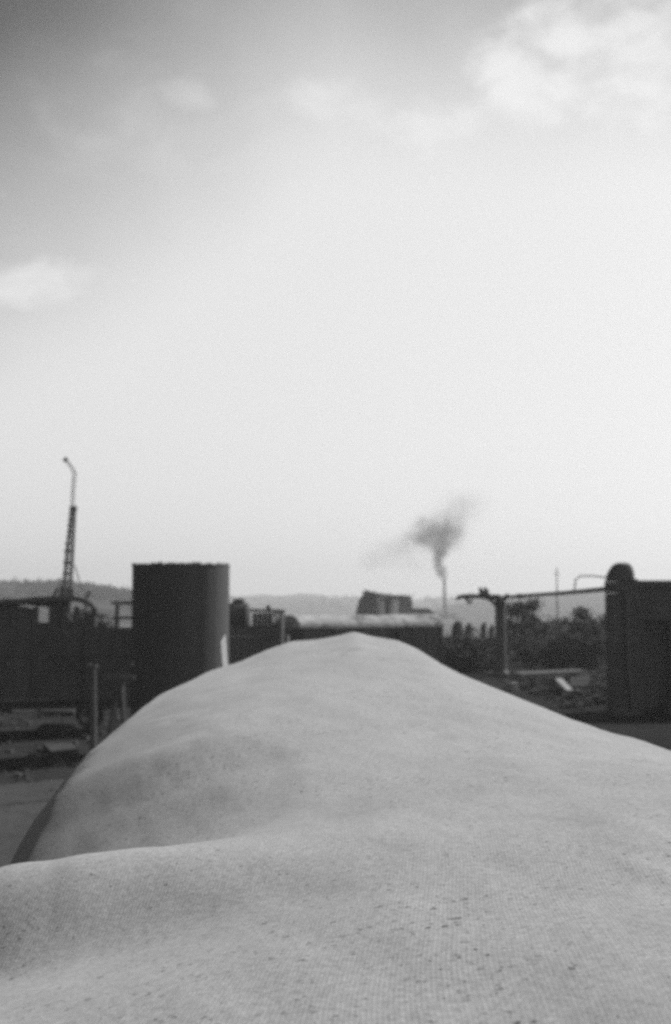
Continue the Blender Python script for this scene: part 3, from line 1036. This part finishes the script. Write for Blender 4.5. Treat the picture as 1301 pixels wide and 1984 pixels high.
# cabin wagon
D = 60.0
cb = thing('cabin_wagon', (PX(519, D), D + 1, 0), 'dark timber cabin wagon with small paned window and stovepipe', 'wagon')
cx0, cx1 = PX(490, D), PX(547, D)
zc = PZ(1183, D)
cw = cx1 - cx0
nb = 6
for k in range(nb):
    x = cx0 + cw * (k + .5) / nb
    if k in (4, 5):
        for (za, zb_) in ((1.2, PZ(1208, D)), (PZ(1191, D), zc - .1)):
            MB().box((x, D, (za + zb_) / 2), (cw / nb - .015, .05, zb_ - za)).build('wall_board', M_DARKWOOD, cb)
    else:
        MB().box((x, D, (1.2 + zc - .1) / 2), (cw / nb - .015, .05, zc - 1.3)).build('wall_board', M_DARKWOOD, cb)
for x in (cx0 + .02, cx1 - .02):
    MB().box((x, D + 1.2, (1.2 + zc - .1) / 2), (.05, 2.4, zc - 1.3)).build('side_wall', M_DARKWOOD, cb)
for k in range(5):
    z_ = 1.2 + k * .50
    MB().box((PX(490, D) - .25, D - .06, z_ + .24), (PX(566, D) - PX(432, D), .05, .485), None, .008).build('side_board', M_DARKWOOD, cb)
win = MB().box((PX(537, D), D - .01, PZ(1208, D)), (.46, .08, .05)).build('window', M_DARKWOOD, cb)
for px in (527.5, 536, 545):
    MB().box((PX(px, D), D - .01, PZ(1199.5, D)), (.05, .06, .42)).build('frame', M_DARKWOOD, win)
for px in (531.5, 540.5):
    MB().box((PX(px, D), D + .01, PZ(1199.5, D)), (.17, .01, .38)).build('pane', M_GLASS, win)
MB().box(((cx0 + cx1) / 2, D + 1.2, zc), (cw + .2, 2.7, .12), Matrix.Rotation(.03, 3, 'Y'), .015).build('roof', M_DARKWOOD, cb)
MB().tube([(PX(519, D), D + .8, zc), (PX(519, D), D + .8, zc + .25)], .1, 8).build('stovepipe', M_IRON, cb)
MB().box((PX(520, D), D + 1.2, 1.05), (cw + 1.6, 2.4, .28)).build('underframe', M_IRON, cb)
for x in (cx0 + .1, cx1 - .1):
    for y in (D + .45, D + 1.95):
        wheel(cb, (x, y, RAIL + .45), (0, 1 if y > D + 1 else -1, 0), .44)
MB().bar((cx1 + .1, D + .1, PZ(1208, D)), (PX(566, D), D + .1, PZ(1208, D)), .07).build('end_rail', M_IRON, cb)
for px in (556, 565):
    MB().box((PX(px, D), D + .1, (1.2 + PZ(1204, D)) / 2), (.08, .08, PZ(1204, D) - 1.2)).build('end_post', M_IRON, cb)

# grey tank wagon left of the cabin
D = 63.0
tw = thing('tank_wagon', (PX(466, D), D, 0), 'grey barrel tank wagon peeping out between tall tank and cabin wagon', 'wagon')
zc2 = PZ(1200, D)
bar_ = MB()
bar_.tube([(PX(440, D) - 2.2, D + .6, zc2), (PX(440, D) - 2.1, D + .6, zc2), (PX(480, D), D + .4, zc2), (PX(484, D), D + .4, zc2)], [.55, .8, .8, .6], 24)
bar_.build('barrel', M_CONC_D, tw, False)
MB().tube([(PX(462, D), D + .5, zc2 + .7), (PX(462, D), D + .5, zc2 + .98), (PX(462, D), D + .5, zc2 + 1.02)], [.3, .3, .2], 14).build('dome', M_CONC_D, tw)
MB().box((PX(440, D) - .5, D + .5, 1.2), (4.2, 2.2, .3)).build('underframe', M_IRON, tw)
for px in (405, 470):
    MB().box((PX(px, D), D + .5, 2.15), (.25, 1.7, 1.7)).build('saddle', M_IRON, tw)
    for s in (-1, 1):
        wheel(tw, (PX(px, D), D + .5 + s * .74, RAIL + .45), (0, s, 0), .44)

# ------------------------------------------------------------------ ruined silo block
D = 220.0
sl = thing('ruined_silo', (PX(745, D), D, 0), 'ruined concrete silo block with broken sloping roof slab and pale columns', 'ruin')
def wallpoly(name, pts, dy, th, material, parent):
    out = [P(px, py, D + dy) for px, py in pts]
    return MB().prism(out, (0, 0, 0), (0, th, 0)).build(name, material, parent)
wallpoly('side_wall', [(689, 1240), (690, 1190), (697, 1162), (703, 1153), (710, 1147), (733, 1153), (734, 1240)], 0, 6, M_CONC_D, sl)
wallpoly('front_wall', [(772, 1240), (772, 1153), (790, 1153.5), (796, 1156), (799.5, 1163), (800, 1240)], 1.4, 4.0, M_CONC_G, sl)
wallpoly('back_wall', [(744, 1240), (744, 1158), (757, 1159), (757, 1240)], 2.2, 3, M_CONC_D, sl)
for (px, r, zt_, mm) in ((740, 6, 1152, M_LIME), (764, 8.5, 1153, M_LIME)):
    rr = r / FPX * D
    yy = D + 1.0 + (1.5 if r > 10 else 0)
    tp = PZ(zt_, D)
    MB().tube([(PX(px, D), yy, -.5), (PX(px, D), yy, tp - .4), (PX(px, D), yy, tp)], [rr, rr, rr * .8], 24).build('silo_drum', mm, sl)
wallpoly('roof_slab', [(702, 1148), (711, 1143), (722, 1147), (748, 1151), (768, 1153.5), (782, 1156), (778, 1159), (760, 1158), (735, 1156.5), (712, 1152)], -.6, 6, M_CONC_D, sl)
wallpoly('roof_block', [(733, 1157), (733, 1152), (746, 1153), (746, 1159)], -.9, 1, M_CONC, sl)
for (a, b) in (((708, 1147), (706, 1141)), ((724, 1148), (726, 1143)), ((752, 1152), (757, 1149)), ((770, 1154), (781, 1153))):
    MB().bar(P(*a, D - .3), P(*b, D - .3), .12).build('bent_bar', M_IRON, sl)

# low dark sheds behind the vans
D = 260.0
ls = thing('low_shed', (PX(815, D), D, 0), 'low grey shed with shallow roof behind the pale roofed vans', 'shed')
MB().box((PX(812, D), D + 3, PZ(1184, D) / 2), (5.2, 6, PZ(1184, D))).build('wall', M_CONC_D, ls)
MB().prism([P(785, 1184, D - .4), P(845, 1190, D - .4), P(832, 1179, D - .4), P(798, 1178, D - .4)], (0, 0, 0), (0, 7, 0)).build('roof', M_BRICK_D, ls)

# ------------------------------------------------------------------ smoking chimney
D = 800.0
ch = thing('factory_chimney', (PX(862, D), D, 0), 'tall thin factory chimney trailing dark smoke in front of the hills', 'chimney')
zt2 = PZ(1121, D)
MB().tube([(PX(862, D), D, -1), (PX(862, D), D, 8), (PX(861, D), D, zt2 - 1.2)], [1.5, 1.25, .85], 20).build('shaft', M_BRICK, ch, True)
MB().tube([(PX(861, D), D, zt2 - 1.2), (PX(861, D), D, zt2 - .8), (PX(861, D), D, zt2)], [.85, 1.1, 1.05], 20).build('chimney_head', M_BRICK, ch)
MB().box((PX(868, D), D + 6, 2.5), (11, 8, 3.0)).build('boiler_house', M_CONC_G, ch)

# smoke: a real volume
blobs = [(859, 1117, 5, 5, 3.2), (855, 1107, 7, 8, 3.0), (850, 1095, 7, 9, 2.6), (848, 1083, 8, 8, 2.2), (854, 1070, 11, 9, 1.5), (853, 1056, 20, 14, .75),
         (832, 1038, 30, 18, .42), (866, 1040, 28, 22, .50), (845, 1022, 34, 20, .36), (872, 1020, 26, 22, .34), (818, 1042, 26, 13, .26), (822, 1016, 18, 14, .20),
         (800, 1046, 32, 14, .14), (770, 1062, 46, 16, .12), (735, 1082, 48, 16, .09), (800, 1090, 40, 18, .05), (880, 1000, 34, 22, .10), (898, 978, 42, 26, .12), (715, 1098, 26, 10, .05)]
U = D / FPX
sc0 = P(830, 1040, D)
sm_me = MB()
sm_me.box((0, 0, 0), (270 * U, 90 * U, 190 * U))
smo = sm_me.build('smoke', M_IRON)
smo.data.materials.clear()
smo.location = sc0
tag(smo, 'dark smoke plume rising and spreading from the factory chimney', 'smoke', kind='stuff')
sm = bpy.data.materials.new('smoke')
sm.use_nodes = True
sm.node_tree.nodes.clear()
t = NT(sm.node_tree)
tcn = t.new('ShaderNodeTexCoord')
pobj = tcn.outputs['Object']
wn = t.new('ShaderNodeTexNoise')
wn.inputs['Scale'].default_value = 0.22
wn.inputs['Detail'].default_value = 3
t.l.new(pobj, wn.inputs['Vector'])
warp = t.vm('MULTIPLY', t.vm('SUBTRACT', wn.outputs['Color'], (.5, .5, .5)), (5.0, 5.0, 5.0))
sz_ = t.new('ShaderNodeSeparateXYZ')
t.l.new(pobj, sz_.inputs[0])
grow = t.smooth(sz_.outputs[2], -26, -5, 0.18, 1.0)
vsc = t.n.new('ShaderNodeVectorMath')
vsc.operation = 'SCALE'
t.l.new(warp, vsc.inputs[0])
t.l.new(grow, vsc.inputs['Scale'])
pw = t.vm('ADD', pobj, vsc.outputs[0])
acc = None
for (px, py, rx, rz, dn) in blobs:
    c = P(px, py, D) - sc0
    r = (rx * U, max(rx * .8, 4) * U, rz * U)
    q = t.vm('DIVIDE', t.vm('SUBTRACT', pw, tuple(c)), r)
    g = t.m('MULTIPLY', t.m('EXPONENT', t.m('MULTIPLY', t.vm('DOT_PRODUCT', q, q), -1.3)), dn / (max(rx, 4) * U) * 2.6)
    acc = g if acc is None else t.m('ADD', acc, g)
nz = t.smooth(t.noise(pobj, 0.16, 5, 0.6, 0.3), 0.30, 0.68, 0.25, 1.3)
acc = t.m('MULTIPLY', acc, nz)
pv = t.new('ShaderNodeVolumePrincipled')
pv.inputs['Color'].default_value = (.30, .30, .30, 1)
t.l.new(acc, pv.inputs['Density'])
pv.inputs['Anisotropy'].default_value = 0.2
o = t.new('ShaderNodeOutputMaterial')
t.l.new(pv.outputs[0], o.inputs['Volume'])
smo.data.materials.append(sm)

# ------------------------------------------------------------------ platform, canopy frame and building at the right
PH = 0.85
XE = 6.5
plat = MB().box((XE + 7.3, 62, PH / 2 - .1), (14.0, 90, PH)).build('platform', M_PLAT)
tag(plat, kind='structure')
for k in range(56):
    y = 16.8 + k * 1.5
    MB().box((XE + .12, y, PH - .02), (.62, 1.46, .2), None, .012).build('coping_stone', M_CONC_D, plat)

D = 72.0
BX0, BZ0 = PX(969, D), PZ(1158, D)          # beam at the post
D2 = 45.5
BX1, BZ1 = PX(1176, D2), PZ(1141.5, D2)     # beam at the pier
cf = thing('canopy_frame', (BX0, D, PH - .1), 'bare dark platform canopy frame with curved bracket and long roof beam', 'canopy')
MB().tube([(BX0, D, PH - .1), (BX0, D, PH + .1), (BX0, D, PH + .25), (BX0, D, 3.2), (BX0, D, BZ0 - .1)], [.46, .46, .34, .31, .29], 14).build('post', M_IRON, cf)
be = MB()
npt = 9
for i in range(npt - 1):
    k0, k1 = i / (npt - 1), (i + 1) / (npt - 1)
    q0 = Vector((BX0 + (BX1 - BX0) * k0, D + (D2 - D) * k0, BZ0 + (BZ1 - BZ0) * k0 + .012 * math.sin(7 * k0)))
    q1 = Vector((BX0 + (BX1 - BX0) * k1, D + (D2 - D) * k1, BZ0 + (BZ1 - BZ0) * k1 + .012 * math.sin(7 * k1)))
    be.bar(q0, q1, .2, .15)
be.build('roof_beam', M_IRON, cf)
am = MB()
am.tube([P(969, 1157, D), P(940, 1156, D), P(905, 1155, D), P(893, 1156, D), P(884, 1161, D)], [.17, .15, .14, .13, .12], 6)
am.build('arm', M_IRON, cf)
br = MB()
cpts = []
for i in range(12):
    a = i / 11 * math.pi / 2
    cpts.append(P(932 + 33 * math.sin(a), 1157 + 33 * (1 - math.cos(a)), D))
br.tube(cpts, .10, 6)
br.build('bracket', M_IRON, cf)
for i in range(3, 11, 2):
    q = cpts[i]
    MB().bar(q, (q.x + .12 * i / 3, D, min(BZ0, q.z + .55)), .07).build('bracket_strut', M_IRON, cf)
cp2 = []
for i in range(9):
    a = i / 8 * math.pi / 2
    e = 1.1
    cp2.append((BX0 + .08, D - e * 2.2 * (1 - math.sin(a)), BZ0 - 1.1 * (1 - math.cos(a))))
MB().tube(cp2, .09, 6).build('bracket', M_IRON, cf)
for (a, b, r) in (((905, 1156), (907, 1166), .13), ((907, 1166), (912, 1169), .15), ((912, 1169), (917, 1157), .09), ((896, 1157), (888, 1161), .1), ((899, 1157), (902, 1164), .06)):
    MB().bar(P(*a, D - .1), P(*b, D - .1), r).build('hanging_scrap', M_IRON, cf)
MB().bar(P(908, 1164, D - .2), P(911, 1158, D - .2), .06).build('hanging_scrap', M_CONC, cf)
for px in (932, 942):
    MB().tube([P(px + 2, 1153, D), P(px + 1, 1145, D), P(px - 2, 1140, D), P(px - 3, 1138, D)], [.15, .14, .1, .04], 6).build('broken_stub', M_IRON, cf)
for (px, h) in ((983, 8), (1007, 9), (1012, 7)):
    k = (px - 969) / (1176 - 969)
    dd = D + (D2 - D) * k * .6
    q = P(px, 1156, dd)
    MB().box((q.x, dd, q.z + .02), (.25, .25, h / FPX * dd), None, .04).build('broken_stub', M_IRON, cf)
hr = MB()
hr.tube([P(1113, 1146, 49), P(1116, 1122, 49), P(1125, 1116, 49), P(1150, 1116, 47), P(1178, 1119, 46)], .03, 6)
hr.build('bent_handrail', M_IRON2, cf)
# rafters that fell askew beyond the post
for (a, b) in (((985, 1165), (1000, 1235)), ((1012, 1165), (992, 1240)), ((1030, 1170), (1040, 1250)), ((992, 1210), (1060, 1225))):
    MB().bar(P(*a, 74), P(*b, 74), .10).build('fallen_rafter', M_DARKWOOD, cf)

# building with domed pier
D = 45.0
bd = thing('platform_building', (PX(1260, D), D, PH - .1), 'dark sooty platform building with round topped corner pier', 'building')
px0, px1 = PX(1176, D), PX(1229, D)
pr = (px1 - px0) / 2
pc = (px0 + px1) / 2
zcap = PZ(1092, D)
zsh = PZ(1122, D)
zq = PH - .1
kk = 0
while zq < zsh - .05:
    hq = min(random.uniform(.30, .42), zsh - zq)
    ex = .06 if kk < 2 else random.uniform(-.015, .02)
    MB().box((pc + random.uniform(-.012, .012), D, zq + hq / 2), (2 * pr + ex, 2 * pr * .9 + ex, hq - .012), None, .012).build('pier_block', M_BRICK_D, bd, bevel=.02)
    zq += hq
    kk += 1
cap = MB()
ro, so = 14, 26
for a_ in range(ro + 1):
    e_ = a_ / ro
    for b_ in range(so):
        th_ = 2 * math.pi * b_ / so
        ph_ = e_ * math.pi / 2
        sq_ = (abs(math.cos(th_)) ** 3 + abs(math.sin(th_)) ** 3) ** (-1 / 3)
        rr_ = pr * 1.0 * math.cos(ph_) ** .62 * (sq_ * (1 - e_) + e_) * (1 + .07 * fbm(math.cos(th_) * 1.5, math.sin(th_) * 1.5, e_ * 2.0))
        cap.v.append((pc + .07 * e_ + rr_ * math.cos(th_), D + rr_ * math.sin(th_) * .9, zsh - .03 + .60 * math.sin(ph_) + .02 * fbm(th_, e_ * 3, 2)))
for a_ in range(ro):
    for b_ in range(so):
        cap.f.append((a_ * so + b_, a_ * so + (b_ + 1) % so, (a_ + 1) * so + (b_ + 1) % so, (a_ + 1) * so + b_))
cap.build('pier_cap', M_BRICK_D, bd, True)
zw = PZ(1124, D)
wx1 = pc + 9
# long wall: courses of blocks in panels, with doorways left dark
segs = [(pc + pr * .8, pc + .80), (pc + 1.75, pc + 5.2), (pc + 6.4, wx1)]
for (a, b) in segs:
    MB().box(((a + b) / 2, D + .5, (PH + zw) / 2 - .1), (b - a, .5, zw - PH - .1), None, .01).build('wall', M_BRICK_D, bd)
for (a, b) in ((pc + .80, pc + 1.75), (pc + 5.2, pc + 6.4)):
    MB().box(((a + b) / 2, D + .5, zw - .75), (b - a - .004, .49, 1.3)).build('lintel_wall', M_BRICK_D, bd)
    dr = MB().box(((a + b) / 2, D + .62, PH + 1.6), (b - a - .01, .06, 3.4)).build('door', M_DARKWOOD, bd)
    MB().box((b - .2, D + .56, PH + 1.1), (.1, .06, .05)).build('handle', M_IRON2, dr)
MB().box(((pc + wx1) / 2 + .35, D + 1.3, zw - .12), (wx1 - pc - .2, 2.4, .24), None, .01).build('roof_slab', M_BRICK_D, bd)
MB().box((pc + .62, D + 1.6, (PH + zw) / 2 - .2), (.45, 1.6, zw - PH - .3)).build('gable_wall', M_BRICK_D, bd)
MB().box(((pc + wx1) / 2 + .8, D - .25, PH + .1), (wx1 - pc - 1.2, 1.0, .32)).build('step', M_CONC_D, bd)
MB().bar((pc + pr * .2, D - pr - .06, 2.6), (pc + pr * .2, D - pr - .06, zsh - .4), .10).build('drainpipe', M_IRON2, bd)
MB().bar((pc + pr * .2, D - pr - .06, 2.6), (pc + pr * .55, D - pr - .10, 1.0), .10).build('drainpipe', M_IRON2, bd)

# telegraph pole far behind the beam
D = 150.0
tp = thing('telegraph_pole', (PX(1079, D), D, 0), 'thin telegraph pole rising behind the canopy beam', 'pole')
MB().tube([(PX(1079, D), D, -.3), (PX(1079, D), D, PZ(1100, D))], [.12, .06], 8).build('pole_shaft', M_DARKWOOD, tp)
MB().box((PX(1079, D), D, PZ(1112, D)), (.7, .08, .08)).build('cross_arm', M_DARKWOOD, tp)

# charred posts in a row
spots = [(886, 1204, 18, 78, 'tapered'), (907, 1208, 12, 80, 'straight'), (936, 1206, 9, 82, 'thin'), (951, 1212, 9, 84, 'thin')]
labs = ['broad tapering charred timber stump standing left of the others, near the chimney foot line', 'square charred timber stump beside the broad tapering one',
        'narrow charred timber stump with splintered top', 'narrow charred timber stump hard against the canopy post']
labs[0] = 'broad tapering charred timber stump, widest of the row beyond the canopy'
for (px, py, wd, d, kind), lab in zip(spots, labs):
    zt_ = PZ(py, d)
    r = wd / FPX * d / 2 * 1.2
    m = MB()
    z0 = PH if PX(px, d) > XE else 0.0
    m.tube([(PX(px, d), d, z0 - .2), (PX(px, d), d, z0 + .8), (PX(px, d), d, zt_ - .3), (PX(px, d) + .1, d, zt_)], [r * 1.7, r * 1.4, r * 1.0, r * .55], 7)
    o = m.build('charred_stump', M_DARKWOOD)
    tag(o, lab, 'stump', 'charred stumps beyond the canopy')

# trees and bushes behind the canopy
G = 'scrubby trees behind the platform'
tree('scrub_tree', (PX(1015, 95), 95, PH - .1), 4.6, 1.9, 'scrubby tree close behind the canopy post, leaves thin at the top', G, M_LEAF, 230, 13, .11)
tree('scrub_tree', (PX(1060, 100), 100, PH - .1), 2.5, 2.5, 'low spreading scrubby tree below the telegraph pole', G, M_LEAF, 230, 13, .12)
tree('scrub_tree', (PX(1105, 88), 88, PH - .1), 2.2, 2.3, 'smallest scrubby tree, under the middle of the canopy beam', G, M_LEAF, 230, 12, .11)
tree('scrub_tree', (PX(1160, 80), 80, PH - .1), 3.7, 1.9, 'leafy scrubby tree leaning out beside the domed pier', G, M_LEAF, 230, 11, .11, -.3)
for i, (px, d, h, s_, lab) in enumerate(((1035, 86, 2.2, 1.8, 'dark bush at the foot of the thin topped scrubby tree'), (1085, 82, 2.0, 1.9, 'dark bush under the canopy beam below the telegraph pole'),
                                         (1135, 78, 2.2, 1.8, 'dark bush filling the gap before the domed pier'), (990, 92, 2.0, 1.5, 'dark bush just behind the canopy post'))):
    bush('bush', (PX(px, d), d, PH - .1), h, s_, lab, 'dark bushes behind the platform', M_LEAF, 330, .13)
for (px, d, h, s_, lab) in ((872, 90, 1.6, 1.6, 'low dark bush at the foot of the broad charred stump'), (915, 77, 1.75, 1.7, 'low dark bush before the square charred stump'),
                            (950, 78, 1.75, 1.5, 'low dark bush between narrow stumps and canopy post')):
    bush('bush', (PX(px, d), d, PH - .1 if PX(px, d) > XE else 0), h, s_, lab, 'dark bushes behind the platform', M_LEAF, 420, .13)
for i, (px, d, h, s_, lab) in enumerate(((195, 105, 4.4, 2.2, 'dusty tall bush between the lattice mast and tall tank'), (165, 100, 4.6, 1.6, 'dusty bush right at the stay of the lattice mast'))):
    bush('bush', (PX(px, d), d, 0), h, s_, lab, 'dusty bushes by the mast', M_LEAF2, 180, .14)

# fallen slabs and timber on the platform
ZP = PH
def flat_at(px, py, z):
    q = pdir(px, py)
    dd = (EYE - z) / (-q.z)
    return Vector((q.x * dd, dd, z))
q0, q1 = flat_at(1000, 1308, PH + .25), flat_at(1128, 1301, PH + .35)
m = MB()
m.bar(q0, q1, .9, .22, .03)
tag(m.build('fallen_beam', M_CONC_G, bevel=.03), 'long grey concrete beam lying across the platform', 'beam')
q0, q1 = flat_at(1083, 1328, PH + .1), flat_at(1105, 1342, PH + .1)
tag(MB().bar(q0 + Vector((0, 0, .25)), q1 + Vector((0, 0, .06)), .32, .12, .02).build('broken_slab', M_CONC, bevel=.02), 'short pale slab tilted below the long concrete beam', 'slab')
q0, q1 = flat_at(1100, 1324, PH + .1), flat_at(1138, 1319, PH + .1)
tag(MB().bar(q0, q1, .25, .5, .03).build('broken_slab', M_CONC_D, bevel=.02), 'darker broken slab between beam and tilted slab', 'slab')
for (px, py, lab) in ((984, 1330, 'small pale block beside the foot of the canopy post'), (995, 1331, 'small pale block lying apart from the canopy post foot')):
    q = flat_at(px, py, PH + .1)
    tag(MB().box(q, (.28, .4, .4), Matrix.Rotation(.3, 3, 'Z'), .04).build('stone_block', M_CONC, bevel=.02), lab, 'block')
tag(MB().bar(P(1018, 1248, 76), P(1042, 1270, 76), .1, .3).build('loose_plank', M_GREYWOOD), 'grey plank lying aslant on the dark bush behind the post', 'plank')
rubble('platform_rubble', 'broken stones strewn over the platform before the bushes', (XE + 2.0, 17, 47, 78), 1300, .05, .24, M_STONE, PH - .1)
rubble('rubble_heap', 'low heap of dark rubble between the vans and the canopy post', (3.2, 6.3, 72, 92), 700, .12, .5, M_BRICK_D, 0.0, (5.2, 80, 5.0, 2.2))

# ------------------------------------------------------------------ haze
hz = MB().box((0, 1560, 58), (5400, 3600, 121)).build('haze', M_IRON)
hz.data.materials.clear()
hm = bpy.data.materials.new('haze')
hm.use_nodes = True
hm.node_tree.nodes.clear()
t = NT(hm.node_tree)
pv = t.new('ShaderNodeVolumePrincipled')
pv.inputs['Color'].default_value = (.98, .98, .98, 1)
pv.inputs['Density'].default_value = 0.00050
pv.inputs['Anisotropy'].default_value = 0.3
o = t.new('ShaderNodeOutputMaterial')
t.l.new(pv.outputs[0], o.inputs['Volume'])
hz.data.materials.append(hm)
tag(hz, 'thin pale haze over the whole yard and hills', 'haze', kind='stuff')
